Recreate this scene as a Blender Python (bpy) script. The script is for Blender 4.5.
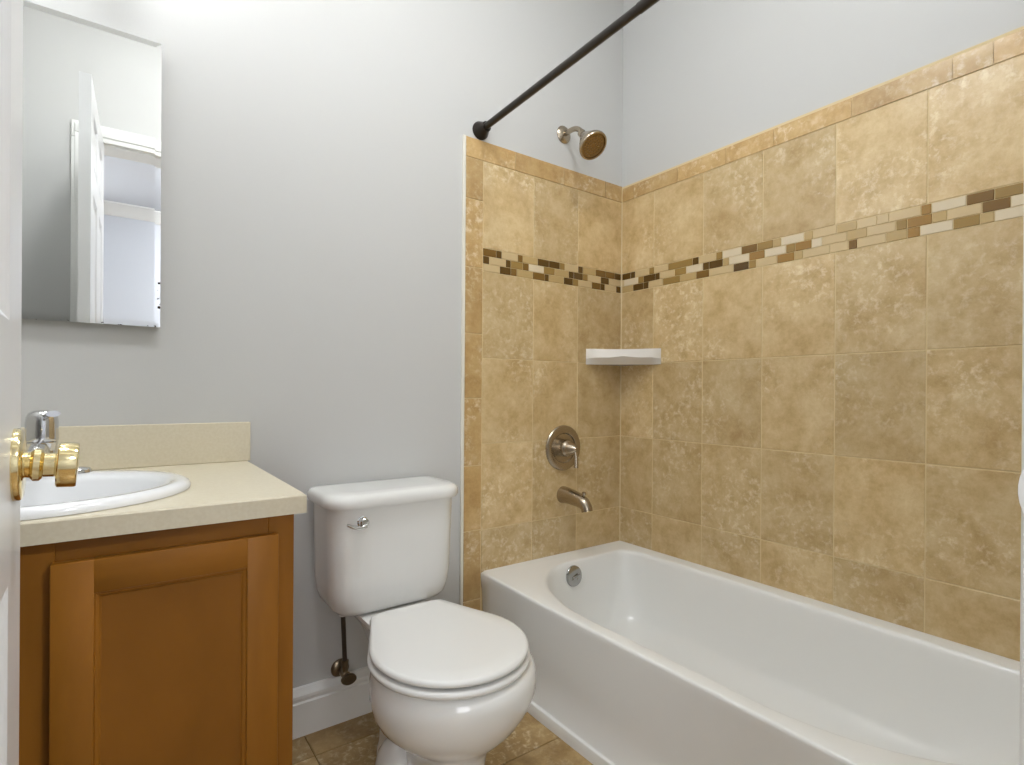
import bpy, bmesh, math, random
import numpy as np
from mathutils import Vector, Matrix

random.seed(7)
S = bpy.context.scene
for o in list(bpy.data.objects):
    bpy.data.objects.remove(o)
COL = S.collection

# ------------------------------------------------------------------ camera, world, exposure
H = 1.0                                   # eye height
D = 1.634                                 # face of the tiling on the back wall (camera stands at y = 0)
XC = 1.762                                # face of the tiling on the right wall
YF = 0.10                                 # inner face of the doorway wall
XL = -0.52                                # left wall
ZC = 2.80                                 # ceiling
F_PX, YAW, PITCH, ROLL, SHIFT = 541.78, math.radians(35.809), math.radians(-0.062), math.radians(0.390), 10.11
r0 = Vector((math.cos(YAW), -math.sin(YAW), 0)); f0 = Vector((math.sin(YAW), math.cos(YAW), 0)); u0 = Vector((0, 0, 1))
fw = f0 * math.cos(PITCH) + u0 * math.sin(PITCH); u1 = -f0 * math.sin(PITCH) + u0 * math.cos(PITCH)
rt = r0 * math.cos(ROLL) + u1 * math.sin(ROLL); up = -r0 * math.sin(ROLL) + u1 * math.cos(ROLL)
cam = bpy.data.cameras.new('camera'); co = bpy.data.objects.new('camera', cam); COL.objects.link(co)
M4 = Matrix((rt, up, -fw)).transposed().to_4x4(); M4.translation = Vector((0, 0, H)); co.matrix_world = M4
cam.sensor_width = 36; cam.sensor_fit = 'HORIZONTAL'; cam.lens = F_PX / 1024 * 36; cam.shift_y = SHIFT / 1024
cam.clip_start = 0.01
S.camera = co

w = bpy.data.worlds.new('world'); S.world = w; w.use_nodes = True
w.node_tree.nodes['Background'].inputs[0].default_value = (0.8, 0.85, 1, 1)
w.node_tree.nodes['Background'].inputs[1].default_value = 0.15
S.view_settings.view_transform = 'Standard'; S.view_settings.look = 'None'
S.view_settings.gamma = 1; S.view_settings.use_curve_mapping = False
S.view_settings.exposure = 0.13
BULB_E = 15.0                             # vanity bulbs
ROOM_FILL_E = 46.0                             # added ceiling dome, unseen, for fill
HALL_FILL_E = 150.0                             # added hall dome, unseen, brightens the hall
TUB_FILL_E = 60.0                             # added fill lamp beside the bathtub, unseen
WINDOW_FILL_E = 5.2                             # added hall window, unseen, fill through the doorway

# ------------------------------------------------------------------ materials
def lin(r, g, b):
    f = lambda c: ((c / 255) / 12.92 if c / 255 <= .04045 else ((c / 255 + .055) / 1.055) ** 2.4)
    return (f(r), f(g), f(b), 1)
def mat(name, col, rough=.5, metal=0., spec=.5, emit=None, coat=0.):
    m = bpy.data.materials.new(name); m.use_nodes = True
    b = m.node_tree.nodes['Principled BSDF']
    b.inputs['Base Color'].default_value = col; b.inputs['Roughness'].default_value = rough
    b.inputs['Metallic'].default_value = metal; b.inputs['Specular IOR Level'].default_value = spec
    b.inputs['Coat Weight'].default_value = coat
    if emit:
        b.inputs['Emission Color'].default_value = emit[0]; b.inputs['Emission Strength'].default_value = emit[1]
    return m
def nodes(m):
    nt = m.node_tree
    def n(t, **kw):
        x = nt.nodes.new(t)
        for k, v in kw.items():
            if k in x.inputs: x.inputs[k].default_value = v
            else: setattr(x, k, v)
        return x
    return nt, n, nt.links.new, nt.nodes['Principled BSDF']
def bump(m, scale, strength, dist=.002, stretch=None):
    nt, n, L, b = nodes(m)
    tc = n('ShaderNodeTexCoord'); no = n('ShaderNodeTexNoise', Scale=scale, Detail=4.0)
    if stretch:
        mp = n('ShaderNodeMapping'); mp.inputs['Scale'].default_value = stretch
        L(tc.outputs['Object'], mp.inputs[0]); L(mp.outputs[0], no.inputs[0])
    else: L(tc.outputs['Object'], no.inputs[0])
    bp = n('ShaderNodeBump', Strength=strength, Distance=dist)
    L(no.outputs[0], bp.inputs['Height']); L(bp.outputs[0], b.inputs['Normal'])
def mottle(m, c1, c2, scale, detail=5.0, stretch=None, p0=.35, p1=.65, rot=None):
    nt, n, L, b = nodes(m)
    tc = n('ShaderNodeTexCoord'); no = n('ShaderNodeTexNoise', Scale=scale, Detail=detail)
    mp = n('ShaderNodeMapping')
    if stretch: mp.inputs['Scale'].default_value = stretch
    if rot: mp.inputs['Rotation'].default_value = rot
    L(tc.outputs['Object'], mp.inputs[0]); L(mp.outputs[0], no.inputs[0])
    rp = n('ShaderNodeValToRGB'); rp.color_ramp.elements[0].color = c1; rp.color_ramp.elements[1].color = c2
    rp.color_ramp.elements[0].position = p0; rp.color_ramp.elements[1].position = p1
    L(no.outputs[0], rp.inputs[0]); L(rp.outputs[0], b.inputs['Base Color'])
    return rp

WALL = mat('wall_paint', lin(202, 202, 200), .55, spec=.3); bump(WALL, 220, .06)
CEIL = mat('ceiling_paint', lin(232, 232, 230), .7, spec=.2); bump(CEIL, 220, .06)
TRIM = mat('trim_paint', lin(236, 236, 233), .3); bump(TRIM, 60, .03)
DOORP = mat('door_paint', lin(226, 227, 228), .3); bump(DOORP, 80, .04)
HALLP = mat('hall_paint', lin(214, 217, 223), .6, spec=.2); bump(HALLP, 220, .05)
PORC = mat('porcelain', lin(236, 236, 233), .09, spec=.55, coat=.4); bump(PORC, 8, .015)
SEATP = mat('seat_plastic', lin(234, 234, 231), .24, spec=.5); bump(SEATP, 8, .01)
TUBM = mat('tub_enamel', lin(240, 240, 237), .28, spec=.5, coat=.2); bump(TUBM, 7, .015)
SINKM = mat('sink_porcelain', lin(236, 237, 238), .1, spec=.5, coat=.4); bump(SINKM, 8, .01)
CERAM = mat('ceramic', lin(238, 233, 225), .15, coat=.3); bump(CERAM, 10, .02)
GROUT = mat('grout', lin(222, 202, 158), .8, spec=.2); bump(GROUT, 300, .2)
BEAD = mat('corner_grout_bead', lin(222, 206, 168), .6); bump(BEAD, 60, .1)
FGROUT = mat('floor_grout', lin(136, 112, 72), .8, spec=.2); bump(FGROUT, 300, .2)
CAULK = mat('white_caulk', lin(226, 222, 210), .5); bump(CAULK, 60, .1)
CHROME = mat('chrome', (.70, .70, .70, 1), .08, 1.); bump(CHROME, 20, .01)
NICKEL = mat('brushed_nickel', lin(176, 164, 146), .27, 1.); bump(NICKEL, 200, .04, stretch=(1, 1, 12))
NICKD = mat('nickel_face', lin(146, 112, 58), .5, .5); bump(NICKD, 200, .05)
BRASS = mat('polished_brass', lin(236, 218, 168), .11, 1.); bump(BRASS, 30, .01)
BRONZE = mat('oil_rubbed_bronze', lin(52, 47, 42), .32, .7); bump(BRONZE, 120, .04)
DARK = mat('gap_shade', lin(45, 43, 40), .6); bump(DARK, 50, .05)  # shade of the seat gap as a dark colour
SATIN = mat('satin_chrome', (.42, .42, .41, 1), .16, 1.); bump(SATIN, 60, .03)
TARN = mat('tarnished_nickel', lin(128, 114, 94), .3, 1.); bump(TARN, 120, .08)
RUBBER = mat('supply_hose_braid', lin(78, 68, 58), .45, .5); bump(RUBBER, 500, .3)
BACKING = mat('mirror_backing', lin(120, 118, 112), .5); bump(BACKING, 60, .05)
GLOW = mat('bulb_glass', (1, 1, 1, 1), .3, emit=((.955, .98, 1, 1), BULB_E)); bump(GLOW, 10, .01)
ROOM_FILLG = mat('room_fill_glass', (1, 1, 1, 1), .3, emit=((.955, .98, 1, 1), ROOM_FILL_E)); bump(ROOM_FILLG, 10, .01)
HALL_FILLG = mat('hall_fill_glass', (1, 1, 1, 1), .3, emit=((.94, .965, 1, 1), HALL_FILL_E)); bump(HALL_FILLG, 10, .01)

TUB_FILLG = mat('tub_fill_glass', (1, 1, 1, 1), .3, emit=((.955, .98, 1, 1), TUB_FILL_E)); bump(TUB_FILLG, 10, .01)
FILL_PANE = mat('fill_window_pane', (1, 1, 1, 1), .3, emit=((.93, .96, 1, 1), WINDOW_FILL_E)); bump(FILL_PANE, 10, .01)

MIRROR = mat('mirror_glass', (.93, .94, .93, 1), .0, 1.)
nt, n, L, b = nodes(MIRROR)                                   # worn silvering along the lower edges
tc = n('ShaderNodeTexCoord'); no = n('ShaderNodeTexNoise', Scale=90.0, Detail=3.0); sp = n('ShaderNodeSeparateXYZ')
L(tc.outputs['Object'], no.inputs[0]); L(tc.outputs['Object'], sp.inputs[0])
def mth(op, a, bb=None):
    x = n('ShaderNodeMath', operation=op)
    for i, v in enumerate((a, bb)):
        if v is None: continue
        if isinstance(v, (int, float)): x.inputs[i].default_value = v
        else: L(v, x.inputs[i])
    return x.outputs[0]
lowz = mth('LESS_THAN', sp.outputs['Z'], .004)
rx = mth('MULTIPLY', mth('GREATER_THAN', sp.outputs['X'], .199), mth('LESS_THAN', sp.outputs['Z'], .16))
msk = mth('MULTIPLY', mth('MAXIMUM', lowz, rx), mth('GREATER_THAN', no.outputs[0], .63))
mx = n('ShaderNodeMix', data_type='RGBA'); L(msk, mx.inputs[0])
mx.inputs[6].default_value = (.93, .94, .93, 1); mx.inputs[7].default_value = lin(60, 52, 42)
L(mx.outputs[2], b.inputs['Base Color'])
L(mth('MULTIPLY', msk, .6), b.inputs['Roughness'])

LAMI = mat('counter_laminate', lin(222, 211, 184), .38); mottle(LAMI, lin(216, 206, 181), lin(221, 212, 189), 160, 3)
WOOD = mat('stained_maple', lin(140, 88, 34), .4, spec=.3)
mottle(WOOD, lin(136, 87, 23), lin(157, 102, 32), 7, 6, (3.2, 3.2, .55), .3, .7)
WOODP = mat('stained_maple_panel', lin(140, 88, 34), .4, spec=.3)
mottle(WOODP, lin(126, 79, 19), lin(145, 93, 27), 5, 6, (1.6, 1.6, .8), .3, .7)
WOODH = mat('stained_maple_rail', lin(140, 88, 34), .4, spec=.3)
mottle(WOODH, lin(136, 87, 23), lin(157, 102, 32), 7, 6, (.55, 3.2, 3.2), .3, .7)

def travertine(name, base, dark, light, gloss=.3):
    m = mat(name, base, gloss, spec=.6)
    nt, n, L, b = nodes(m)
    tc = n('ShaderNodeTexCoord'); at = n('ShaderNodeAttribute', attribute_name='tile')
    sc = n('ShaderNodeVectorMath', operation='SCALE'); sc.inputs['Scale'].default_value = 37.0
    L(at.outputs['Vector'], sc.inputs[0])
    ad = n('ShaderNodeVectorMath', operation='ADD'); L(tc.outputs['Object'], ad.inputs[0]); L(sc.outputs[0], ad.inputs[1])
    n1 = n('ShaderNodeTexNoise', Scale=11.0, Detail=11.0, Roughness=.74, Distortion=.1); L(ad.outputs[0], n1.inputs[0])
    n2 = n('ShaderNodeTexNoise', Scale=46.0, Detail=7.0, Roughness=.68, Distortion=.25); L(ad.outputs[0], n2.inputs[0])
    n3 = n('ShaderNodeTexNoise', Scale=4.0, Detail=2.0); L(ad.outputs[0], n3.inputs[0])
    r1 = n('ShaderNodeValToRGB'); L(n1.outputs[0], r1.inputs[0])
    e = r1.color_ramp.elements; e[0].position = .33; e[0].color = dark; e[1].position = .68; e[1].color = light
    x = e.new(.5); x.color = base
    # pale broken flecks, only in cloudy patches
    r2 = n('ShaderNodeValToRGB'); L(n2.outputs[0], r2.inputs[0])
    e = r2.color_ramp.elements; e[0].position = .50; e[0].color = (0, 0, 0, 1); e[1].position = .68; e[1].color = (1, 1, 1, 1)
    r3 = n('ShaderNodeValToRGB'); L(n3.outputs[0], r3.inputs[0])
    e = r3.color_ramp.elements; e[0].position = .40; e[0].color = (0, 0, 0, 1); e[1].position = .6; e[1].color = (.75, .75, .75, 1)
    mu = n('ShaderNodeMath', operation='MULTIPLY'); L(r2.outputs[0], mu.inputs[0]); L(r3.outputs[0], mu.inputs[1])
    mx = n('ShaderNodeMix', data_type='RGBA'); L(mu.outputs[0], mx.inputs[0]); L(r1.outputs[0], mx.inputs[6])
    mx.inputs[7].default_value = lin(238, 224, 192)
    # each tile a little browner or paler than its neighbours
    se = n('ShaderNodeSeparateColor'); L(at.outputs['Color'], se.inputs[0])
    hs = n('ShaderNodeHueSaturation'); L(mx.outputs[2], hs.inputs['Color'])
    mr = n('ShaderNodeMapRange'); L(se.outputs[1], mr.inputs[0]); mr.inputs[3].default_value = .88; mr.inputs[4].default_value = 1.1
    L(mr.outputs[0], hs.inputs['Value'])
    L(hs.outputs[0], b.inputs['Base Color'])
    bp = n('ShaderNodeBump', Strength=.12, Distance=.002); L(n2.outputs[0], bp.inputs['Height']); L(bp.outputs[0], b.inputs['Normal'])
    return m
TILE = travertine('wall_travertine', lin(204, 177, 129), lin(182, 151, 100), lin(220, 198, 155), .31)
BORD = travertine('border_travertine', lin(192, 158, 104), lin(172, 136, 80), lin(206, 176, 124), .4)
FLOORT = travertine('floor_travertine', lin(158, 128, 80), lin(132, 102, 58), lin(182, 154, 106), .35)
MOS = [mat('mosaic_dark', lin(92, 66, 26), .14), mat('mosaic_brown', lin(124, 92, 42), .14), mat('mosaic_olive', lin(156, 126, 70), .14),
       mat('mosaic_tan', lin(190, 163, 112), .16), mat('mosaic_beige', lin(208, 184, 140), .25), mat('mosaic_cream', lin(222, 206, 176), .2),
       mat('mosaic_amber', lin(158, 120, 60), .14)]
for m in MOS: bump(m, 60, .06)
MCODE = 'DBTAEWO'

# ------------------------------------------------------------------ mesh helpers
def base_of(p):
    v = Vector((0, 0, 0))
    while p: v += p.location; p = p.parent
    return v
def obj(name, bm, m, parent=None, smooth=None, loc=None, mods=None):
    """Link bm (built in world coordinates) as one mesh object."""
    me = bpy.data.meshes.new(name)
    off = base_of(parent) + (Vector(loc) if loc else Vector((0, 0, 0)))
    bmesh.ops.translate(bm, verts=bm.verts, vec=-off)
    bmesh.ops.recalc_face_normals(bm, faces=bm.faces)
    bm.to_mesh(me); bm.free()
    o = bpy.data.objects.new(name, me); COL.objects.link(o)
    for x in (m if isinstance(m, (list, tuple)) else [m]): me.materials.append(x)
    if loc: o.location = loc
    if parent: o.parent = parent
    if smooth is not None:
        me.shade_smooth()
        if smooth < 180: me.set_sharp_from_angle(angle=math.radians(smooth))
    if mods:
        s = o.modifiers.new('sub', 'SUBSURF'); s.levels = mods; s.render_levels = mods
    return o
def thing(name, label, cat, loc):
    o = bpy.data.objects.new(name, None); COL.objects.link(o); o.location = loc; o.empty_display_size = .05
    o['label'] = label; o['category'] = cat
    return o
def tag(o, label, cat):
    o['label'] = label; o['category'] = cat; return o
def struct(o):
    o['kind'] = 'structure'; return o
def box(bm, a, c, bev=0., seg=2):
    a, c = [min(x, y) for x, y in zip(a, c)], [max(x, y) for x, y in zip(a, c)]
    vs = [bm.verts.new((x, y, z)) for x in (a[0], c[0]) for y in (a[1], c[1]) for z in (a[2], c[2])]
    fs = [bm.faces.new([vs[i] for i in q]) for q in ((0, 1, 3, 2), (4, 6, 7, 5), (0, 4, 5, 1), (2, 3, 7, 6), (0, 2, 6, 4), (1, 5, 7, 3))]
    bmesh.ops.recalc_face_normals(bm, faces=fs)
    if bev:
        es = {e for f in fs for e in f.edges}
        bmesh.ops.bevel(bm, geom=list(es), offset=bev, segments=seg, affect='EDGES', profile=.5)
def B(a, c, bev=0., seg=2):
    bm = bmesh.new(); box(bm, a, c, bev, seg); return bm
def rings(bm, rs, cap0=True, cap1=True, close=True):
    """Loft a list of equally long point rings."""
    vv = [[bm.verts.new(p) for p in r] for r in rs]; N = len(rs[0])
    for a, c in zip(vv[:-1], vv[1:]):
        for i in range(N if close else N - 1):
            j = (i + 1) % N; bm.faces.new((a[i], a[j], c[j], c[i]))
    if cap0: bm.faces.new(vv[0][::-1])
    if cap1: bm.faces.new(vv[-1])
    return vv
def frame(axis):
    a = Vector(axis).normalized(); t = Vector((0, 0, 1)) if abs(a.z) < .9 else Vector((1, 0, 0))
    u = a.cross(t).normalized(); return a, u, a.cross(u).normalized()
def lathe(bm, origin, axis, prof, N=32, cap0=True, cap1=True, sx=1., sy=1.):
    """prof: (radius, distance along axis) pairs."""
    a, u, v = frame(axis); o = Vector(origin)
    rings(bm, [[o + a * h + u * (r * sx * math.cos(2 * math.pi * i / N)) + v * (r * sy * math.sin(2 * math.pi * i / N)) for i in range(N)] for r, h in prof], cap0, cap1)
def LT(origin, axis, prof, N=32, **k):
    bm = bmesh.new(); lathe(bm, origin, axis, prof, N, **k); return bm
def spline(pts, n=10):
    P = [Vector(p) for p in pts]; P = [2 * P[0] - P[1]] + P + [2 * P[-1] - P[-2]]; out = []
    for i in range(1, len(P) - 2):
        a, b_, c, d = P[i - 1:i + 3]
        for k in range(n):
            t = k / n
            out.append(.5 * ((2 * b_) + (c - a) * t + (2 * a - 5 * b_ + 4 * c - d) * t * t + (3 * b_ - a - 3 * c + d) * t ** 3))
    return out + [P[-2]]
def tube(bm, path, rad, N=16, flat=1.):
    """Sweep a circle along path; rad is a number or a function of 0..1."""
    P = [Vector(p) for p in path]; rs = []; pu = None
    for i, p in enumerate(P):
        t = (P[min(i + 1, len(P) - 1)] - P[max(i - 1, 0)]).normalized()
        if pu is None: _, pu, _ = frame(t)
        pu = (pu - t * pu.dot(t)).normalized(); v = t.cross(pu)
        r = rad(i / (len(P) - 1)) if callable(rad) else rad
        rs.append([p + pu * (r * math.cos(2 * math.pi * k / N)) + v * (r * flat * math.sin(2 * math.pi * k / N)) for k in range(N)])
    rings(bm, rs)
def rrect(x0, x1, y0, y1, radii, z, angs, c):
    """Rounded rectangle sampled at angles seen from c. radii: (rx, ry) for corners x0y0, x1y0, x1y1, x0y1."""
    pts = []
    for (cx, cy, sx, sy, a0), (rx_, ry_) in zip(((x0, y0, 1, 1, 180), (x1, y0, -1, 1, 270), (x1, y1, -1, -1, 0), (x0, y1, 1, -1, 90)), radii):
        for k in range(25):
            a = math.radians(a0 + 90 * k / 24); pts.append((cx + sx * rx_ + rx_ * math.cos(a), cy + sy * ry_ + ry_ * math.sin(a)))
    dense = []
    for p, q in zip(pts, pts[1:] + pts[:1]):
        for k in range(12): dense.append((p[0] + (q[0] - p[0]) * k / 12, p[1] + (q[1] - p[1]) * k / 12))
    d = np.array(dense) - np.array(c); th = np.arctan2(d[:, 1], d[:, 0]); rr = np.hypot(d[:, 0], d[:, 1]); o = np.argsort(th)
    r = np.interp(angs, th[o], rr[o], period=2 * math.pi)
    return [(c[0] + q * math.cos(a), c[1] + q * math.sin(a), z) for q, a in zip(r, angs)]
def angle_set(x0, x1, y0, y1, c, N):
    cs = [math.atan2(y - c[1], x - c[0]) for x, y in ((x0, y0), (x1, y0), (x1, y1), (x0, y1))]
    a = [-math.pi + 2 * math.pi * (i + .5) / N for i in range(N)]
    a = [t for t in a if min(abs(t - q) for q in cs) > .5 * math.pi / N] + cs
    return sorted(a)
def on_rect(x0, x1, y0, y1, z, angs, c):
    out = []
    for a in angs:
        dx, dy = math.cos(a), math.sin(a); t = 1e9
        if dx > 1e-9: t = min(t, (x1 - c[0]) / dx)
        if dx < -1e-9: t = min(t, (x0 - c[0]) / dx)
        if dy > 1e-9: t = min(t, (y1 - c[1]) / dy)
        if dy < -1e-9: t = min(t, (y0 - c[1]) / dy)
        out.append((c[0] + t * dx, c[1] + t * dy, z))
    return out

# ------------------------------------------------------------------ room shell
DW, DE = D + .008, XC + .008              # painted faces of back and right wall
OX0, OX1, OZ = -.1045, .590, 2.125         # door opening
YO = -.03                                 # hall side of the doorway wall
struct(obj('wall_back', B((XL - .1, DW, 0), (DE + .1, DW + .1, ZC)), WALL))
struct(obj('wall_right', B((DE, YO, 0), (DE + .1, DW, ZC)), WALL))
struct(obj('wall_left', B((XL - .1, YO, 0), (XL, DW, ZC)), WALL))
bm = bmesh.new(); box(bm, (XL, YO, 0), (OX0 - .02, YF, ZC)); box(bm, (OX1 + .02, YO, 0), (DE, YF, ZC)); box(bm, (OX0 - .02, YO, OZ + .02), (OX1 + .02, YF, ZC))
struct(obj('wall_front', bm, WALL))
struct(obj('ceiling', B((XL - .1, YO, ZC), (DE + .1, DW + .1, ZC + .1)), CEIL))

def tile_boxes(cells, plane, axis, front, back, g=.0015, ch=.0012):
    """cells: (u0, u1, v0, v1). axis 'y': tiles face -y, 'x': face -x, 'z': face up. Each tile a chamfered slab."""
    bm = bmesh.new(); data = []
    def pt(u, v, d):
        return {'y': (u, d, v), 'x': (d, u, v), 'z': (u, v, d)}[axis]
    s = -1 if axis != 'z' else 1
    for u0, u1, v0, v1 in cells:
        u0, u1 = min(u0, u1) + g, max(u0, u1) - g; v0 += g; v1 -= g
        f_ = plane
        R3 = [[pt(u0, v0, back), pt(u1, v0, back), pt(u1, v1, back), pt(u0, v1, back)],
              [pt(u0, v0, f_ - s * ch), pt(u1, v0, f_ - s * ch), pt(u1, v1, f_ - s * ch), pt(u0, v1, f_ - s * ch)],
              [pt(u0 + ch, v0 + ch, f_), pt(u1 - ch, v0 + ch, f_), pt(u1 - ch, v1 - ch, f_), pt(u0 + ch, v1 - ch, f_)]]
        k0 = len(bm.faces); rings(bm, R3); data.append((k0, len(bm.faces)))
    return bm, data
def tile_obj(name, cells, plane, axis, back, m, parent=None, g=.0015, mats=None, spread=1.):
    bm, data = tile_boxes(cells, plane, axis, None, back, g)
    lay = bm.loops.layers.float_color.new('tile'); bm.faces.ensure_lookup_table()
    for i, (a, c) in enumerate(data):
        col = (random.random(), .5 + spread * (random.random() - .5), random.random(), 1)
        for k in range(a, c):
            f = bm.faces[k]
            for l in f.loops: l[lay] = col
            if mats: f.material_index = mats[i]
    return obj(name, bm, m, parent)

# floor: large beige stone tiles
cells = []
ys = [YO - .0, .20, .53, .86, 1.19, 1.515, DW]
xs = [XL, -.22, .105, .436, .767, 1.10]
for i in range(len(ys) - 1):
    for j in range(len(xs) - 1): cells.append((xs[j], xs[j + 1], ys[i], ys[i + 1]))
fl = struct(obj('floor', B((XL - .1, YO, -.1), (DE + .1, DW + .1, -.003)), FGROUT))
tile_obj('floor_tiling', cells, 0., 'z', -.004, FLOORT, fl, g=.0018)

# wall tiling around the bath
Z = dict(top=1.896, b=1.825, m1=1.515, m2=1.432, r1=1.1214, r2=.8134, r3=.5054, tub=.30)
rows = [(Z['m1'], Z['b']), (Z['r1'], Z['m2']), (Z['r2'], Z['r1']), (Z['r3'], Z['r2']), (Z['tub'], Z['r3'])]
xcols = [1.0469, 1.2780, 1.5065, XC]
ycols = [D] + [1.4594 - .2318 * k for k in range(6)] + [YF]
sb = struct(obj('trim_1', B((.964, D + .0015, 0), (XC + .006, DW, 1.893)), GROUT))
tile_obj('tile_field', [(a, c, z0, z1) for z0, z1 in rows for a, c in zip(xcols[:-1], xcols[1:])], D, 'y', D + .004, TILE, sb)
bull = [(xcols[0] - .0735, xcols[0], max(z0, .002), z1) for z0, z1 in zip([0, .262, .508, .738, .977, 1.2055, 1.44, 1.68], [.262, .508, .738, .977, 1.2055, 1.44, 1.68, Z['b']])]
tile_obj('tile_edge', bull, D - .0006, 'y', D + .004, BORD, sb)
bx_ = [.9734, 1.188, 1.427, 1.66, XC]
tile_obj('tile_cap', [(a, c, Z['b'], Z['top']) for a, c in zip(bx_[:-1], bx_[1:])], D - .001, 'y', D + .004, BORD, sb, g=.0008)
obj('edge_bead', B((.962, D - .002, 0), (.9735, DW, 1.897), .002), CAULK, sb)
sr = struct(obj('trim_2', B((XC + .0015, YF, .2), (DE, D + .004, 1.893)), GROUT))
tile_obj('tile_field', [(a, c, z0, z1) for z0, z1 in rows for a, c in zip(ycols[:-1], ycols[1:])], XC, 'x', XC + .004, TILE, sr)
by_ = [D, 1.567, 1.345, 1.135, .959, .721, .48, .397, .17, YF]
# cap pieces on the long wall have a rounded top
bm = bmesh.new(); lay = bm.loops.layers.float_color.new('tile')
for a, c in zip(by_[:-1], by_[1:]):
    y0, y1 = min(a, c) + .0008, max(a, c) - .0008; k0 = len(bm.faces)
    prof = [(XC + .004, Z['b'] + .001), (XC - .001, Z['b'] + .001)] + [(XC - .001 + .009 * (1 - math.cos(math.radians(t))), Z['top'] - .035 + .035 * math.sin(math.radians(t))) for t in range(0, 91, 10)]
    rings(bm, [[(x, y, z) for x, z in prof] for y in (y0, y1)])
    col = (random.random(), random.random(), random.random(), 1); bm.faces.ensure_lookup_table()
    for k in range(k0, len(bm.faces)):
        for l in bm.faces[k].loops: l[lay] = col
obj('tile_cap', bm, BORD, sr, smooth=35)
obj('corner_bead', B((XC - .003, D - .003, .34), (XC + .003, D + .003, 1.893), .0012), BEAD, sr)

MB = [([1.0473, 1.1048, 1.1291, 1.202, 1.2254, 1.2976, 1.354, 1.409, 1.4353, 1.5083, 1.5333, 1.6073, 1.6644, 1.7208, 1.7585], "DEBADDTEDABBD"),
      ([1.0473, 1.0745, 1.1473, 1.17, 1.2256, 1.2542, 1.3276, 1.3834, 1.4569, 1.4839, 1.5335, 1.5617, 1.6368, 1.6845, 1.7585], "DEDTBWTADDTEDE"),
      ([1.0473, 1.1207, 1.1702, 1.1978, 1.2737, 1.3328, 1.353, 1.4306, 1.4788, 1.5088, 1.5847, 1.6341, 1.6608, 1.7306, 1.7585], "EDBABDADTEBDED")]
MB[0] = (MB[0][0], "BDEBADDTEDABBD")
MR = [([1.631, 1.5828, 1.5578, 1.4828, 1.457, 1.3872, 1.2741, 1.2468, 1.1727, 1.1471, 1.073, 1.0152, .9591, .9321, .8579, .8302, .7598, .7046, .6523, .6223, .5466, .523, .4488, .3936, .3286], "DDETETDETWBTAWAEAEEEOWBT"),
      ([1.631, 1.6194, 1.5411, 1.5115, 1.4516, 1.4289, 1.3557, 1.3022, 1.2284, 1.2016, 1.1453, 1.1202, 1.0441, .9883, .9153, .8861, .8346, .803, .7316, .6779, .605, .5787, .5217, .4892, .4176, .363, .2941], "EWTDDETWDDAWOWTOWEAETOAEBW"),
      ([1.631, 1.5684, 1.5124, 1.486, 1.4127, 1.3296, 1.2573, 1.2013, 1.1032, 1.045, 1.0184, .9451, .8881, .8606, .7794, .7273, .7042, .6293, .5774, .5485, .4763, .4214, .3933, .3283], "ADDETABEDTEOAEEBEAOWTAW")]
MR2 = []                                                      # the rest of the band goes on the same way
for es, cs in MR:
    es = list(es); k = 0
    while es[-1] > YF + .03:
        es.append(max(YF, es[-1] - random.choice((.026, .05, .076)))); cs += random.choice('DBTAEWE')
    MR2.append((es, cs))
def mosaic(parent, data, plane, axis, back):
    cells, ms = [], []; h = (Z['m1'] - Z['m2']) / 3
    for k, (es, cs) in enumerate(data):
        for a, c, ch in zip(es[:-1], es[1:], cs):
            cells.append((a, c, Z['m1'] - (k + 1) * h, Z['m1'] - k * h)); ms.append(MCODE.index(ch))
    return tile_obj('mosaic_band', cells, plane, axis, back, MOS, parent, g=.0008, mats=ms)
mosaic(sb, MB, D - .0005, 'y', D + .004)
mosaic(sr, MR2, XC - .0005, 'x', XC + .004)

# baseboards
def baseboard(name, p, q, nrm):
    prof = [(0, 0), (.022, 0), (.022, .095), (.0175, .099), (.0175, .105), (.0205, .108), (.020, .117), (.012, .126), (.008, .134), (0, .136)]
    p, q, nn = Vector(p), Vector(q), Vector(nrm); bm = bmesh.new()
    rings(bm, [[e + nn * d + Vector((0, 0, z)) for d, z in prof] for e in (p, q)])
    return struct(obj(name, bm, TRIM, smooth=25))
baseboard('baseboard_back', (.267, DW, 0), (.962, DW, 0), (0, -1, 0))
baseboard('baseboard_left', (XL, YF, 0), (XL, 1.04, 0), (1, 0, 0))
baseboard('baseboard_front', (.672, YF, 0), (1.03, YF, 0), (0, 1, 0))

# doorway: jamb and casing
bm = bmesh.new()
box(bm, (OX0 - .02, YO, 0), (OX0, YF, OZ + .02)); box(bm, (OX1, YO, 0), (OX1 + .02, YF, OZ + .02)); box(bm, (OX0, YO, OZ), (OX1, YF, OZ + .02))
struct(obj('trim_3', bm, TRIM))
def casing(name, yw, s):
    bm = bmesh.new(); e = yw + s * .015; r = .007; W = .075
    for (a, c) in (((OX0 - r - W, yw, 0), (OX0 - r, e, OZ + r)), ((OX1 + r, yw, 0), (OX1 + r + W, e, OZ + r)), ((OX0 - r - W, yw, OZ + r), (OX1 + r + W, e, OZ + r + W))):
        box(bm, a, c, .003)
    e2 = yw + s * .02
    box(bm, (OX0 - r - W + .012, yw, 0), (OX0 - r - .022, e2, OZ + r + .022), .003); box(bm, (OX1 + r + .022, yw, 0), (OX1 + r + W - .012, e2, OZ + r + .022), .003)
    box(bm, (OX0 - r - W + .012, yw, OZ + r + .022), (OX1 + r + W - .012, e2, OZ + r + W - .012), .003)
    return struct(obj(name, bm, TRIM, smooth=30))
casing('trim_4', YF, 1); casing('trim_5', YO, -1)
bm = bmesh.new()
prof = [(.081, .894)] + [(YF - .006 + .0212 * math.sin(math.radians(t)), .924 - .033 * math.cos(math.radians(t))) for t in range(0, 181, 12)] + [(.081, .954)]
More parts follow.
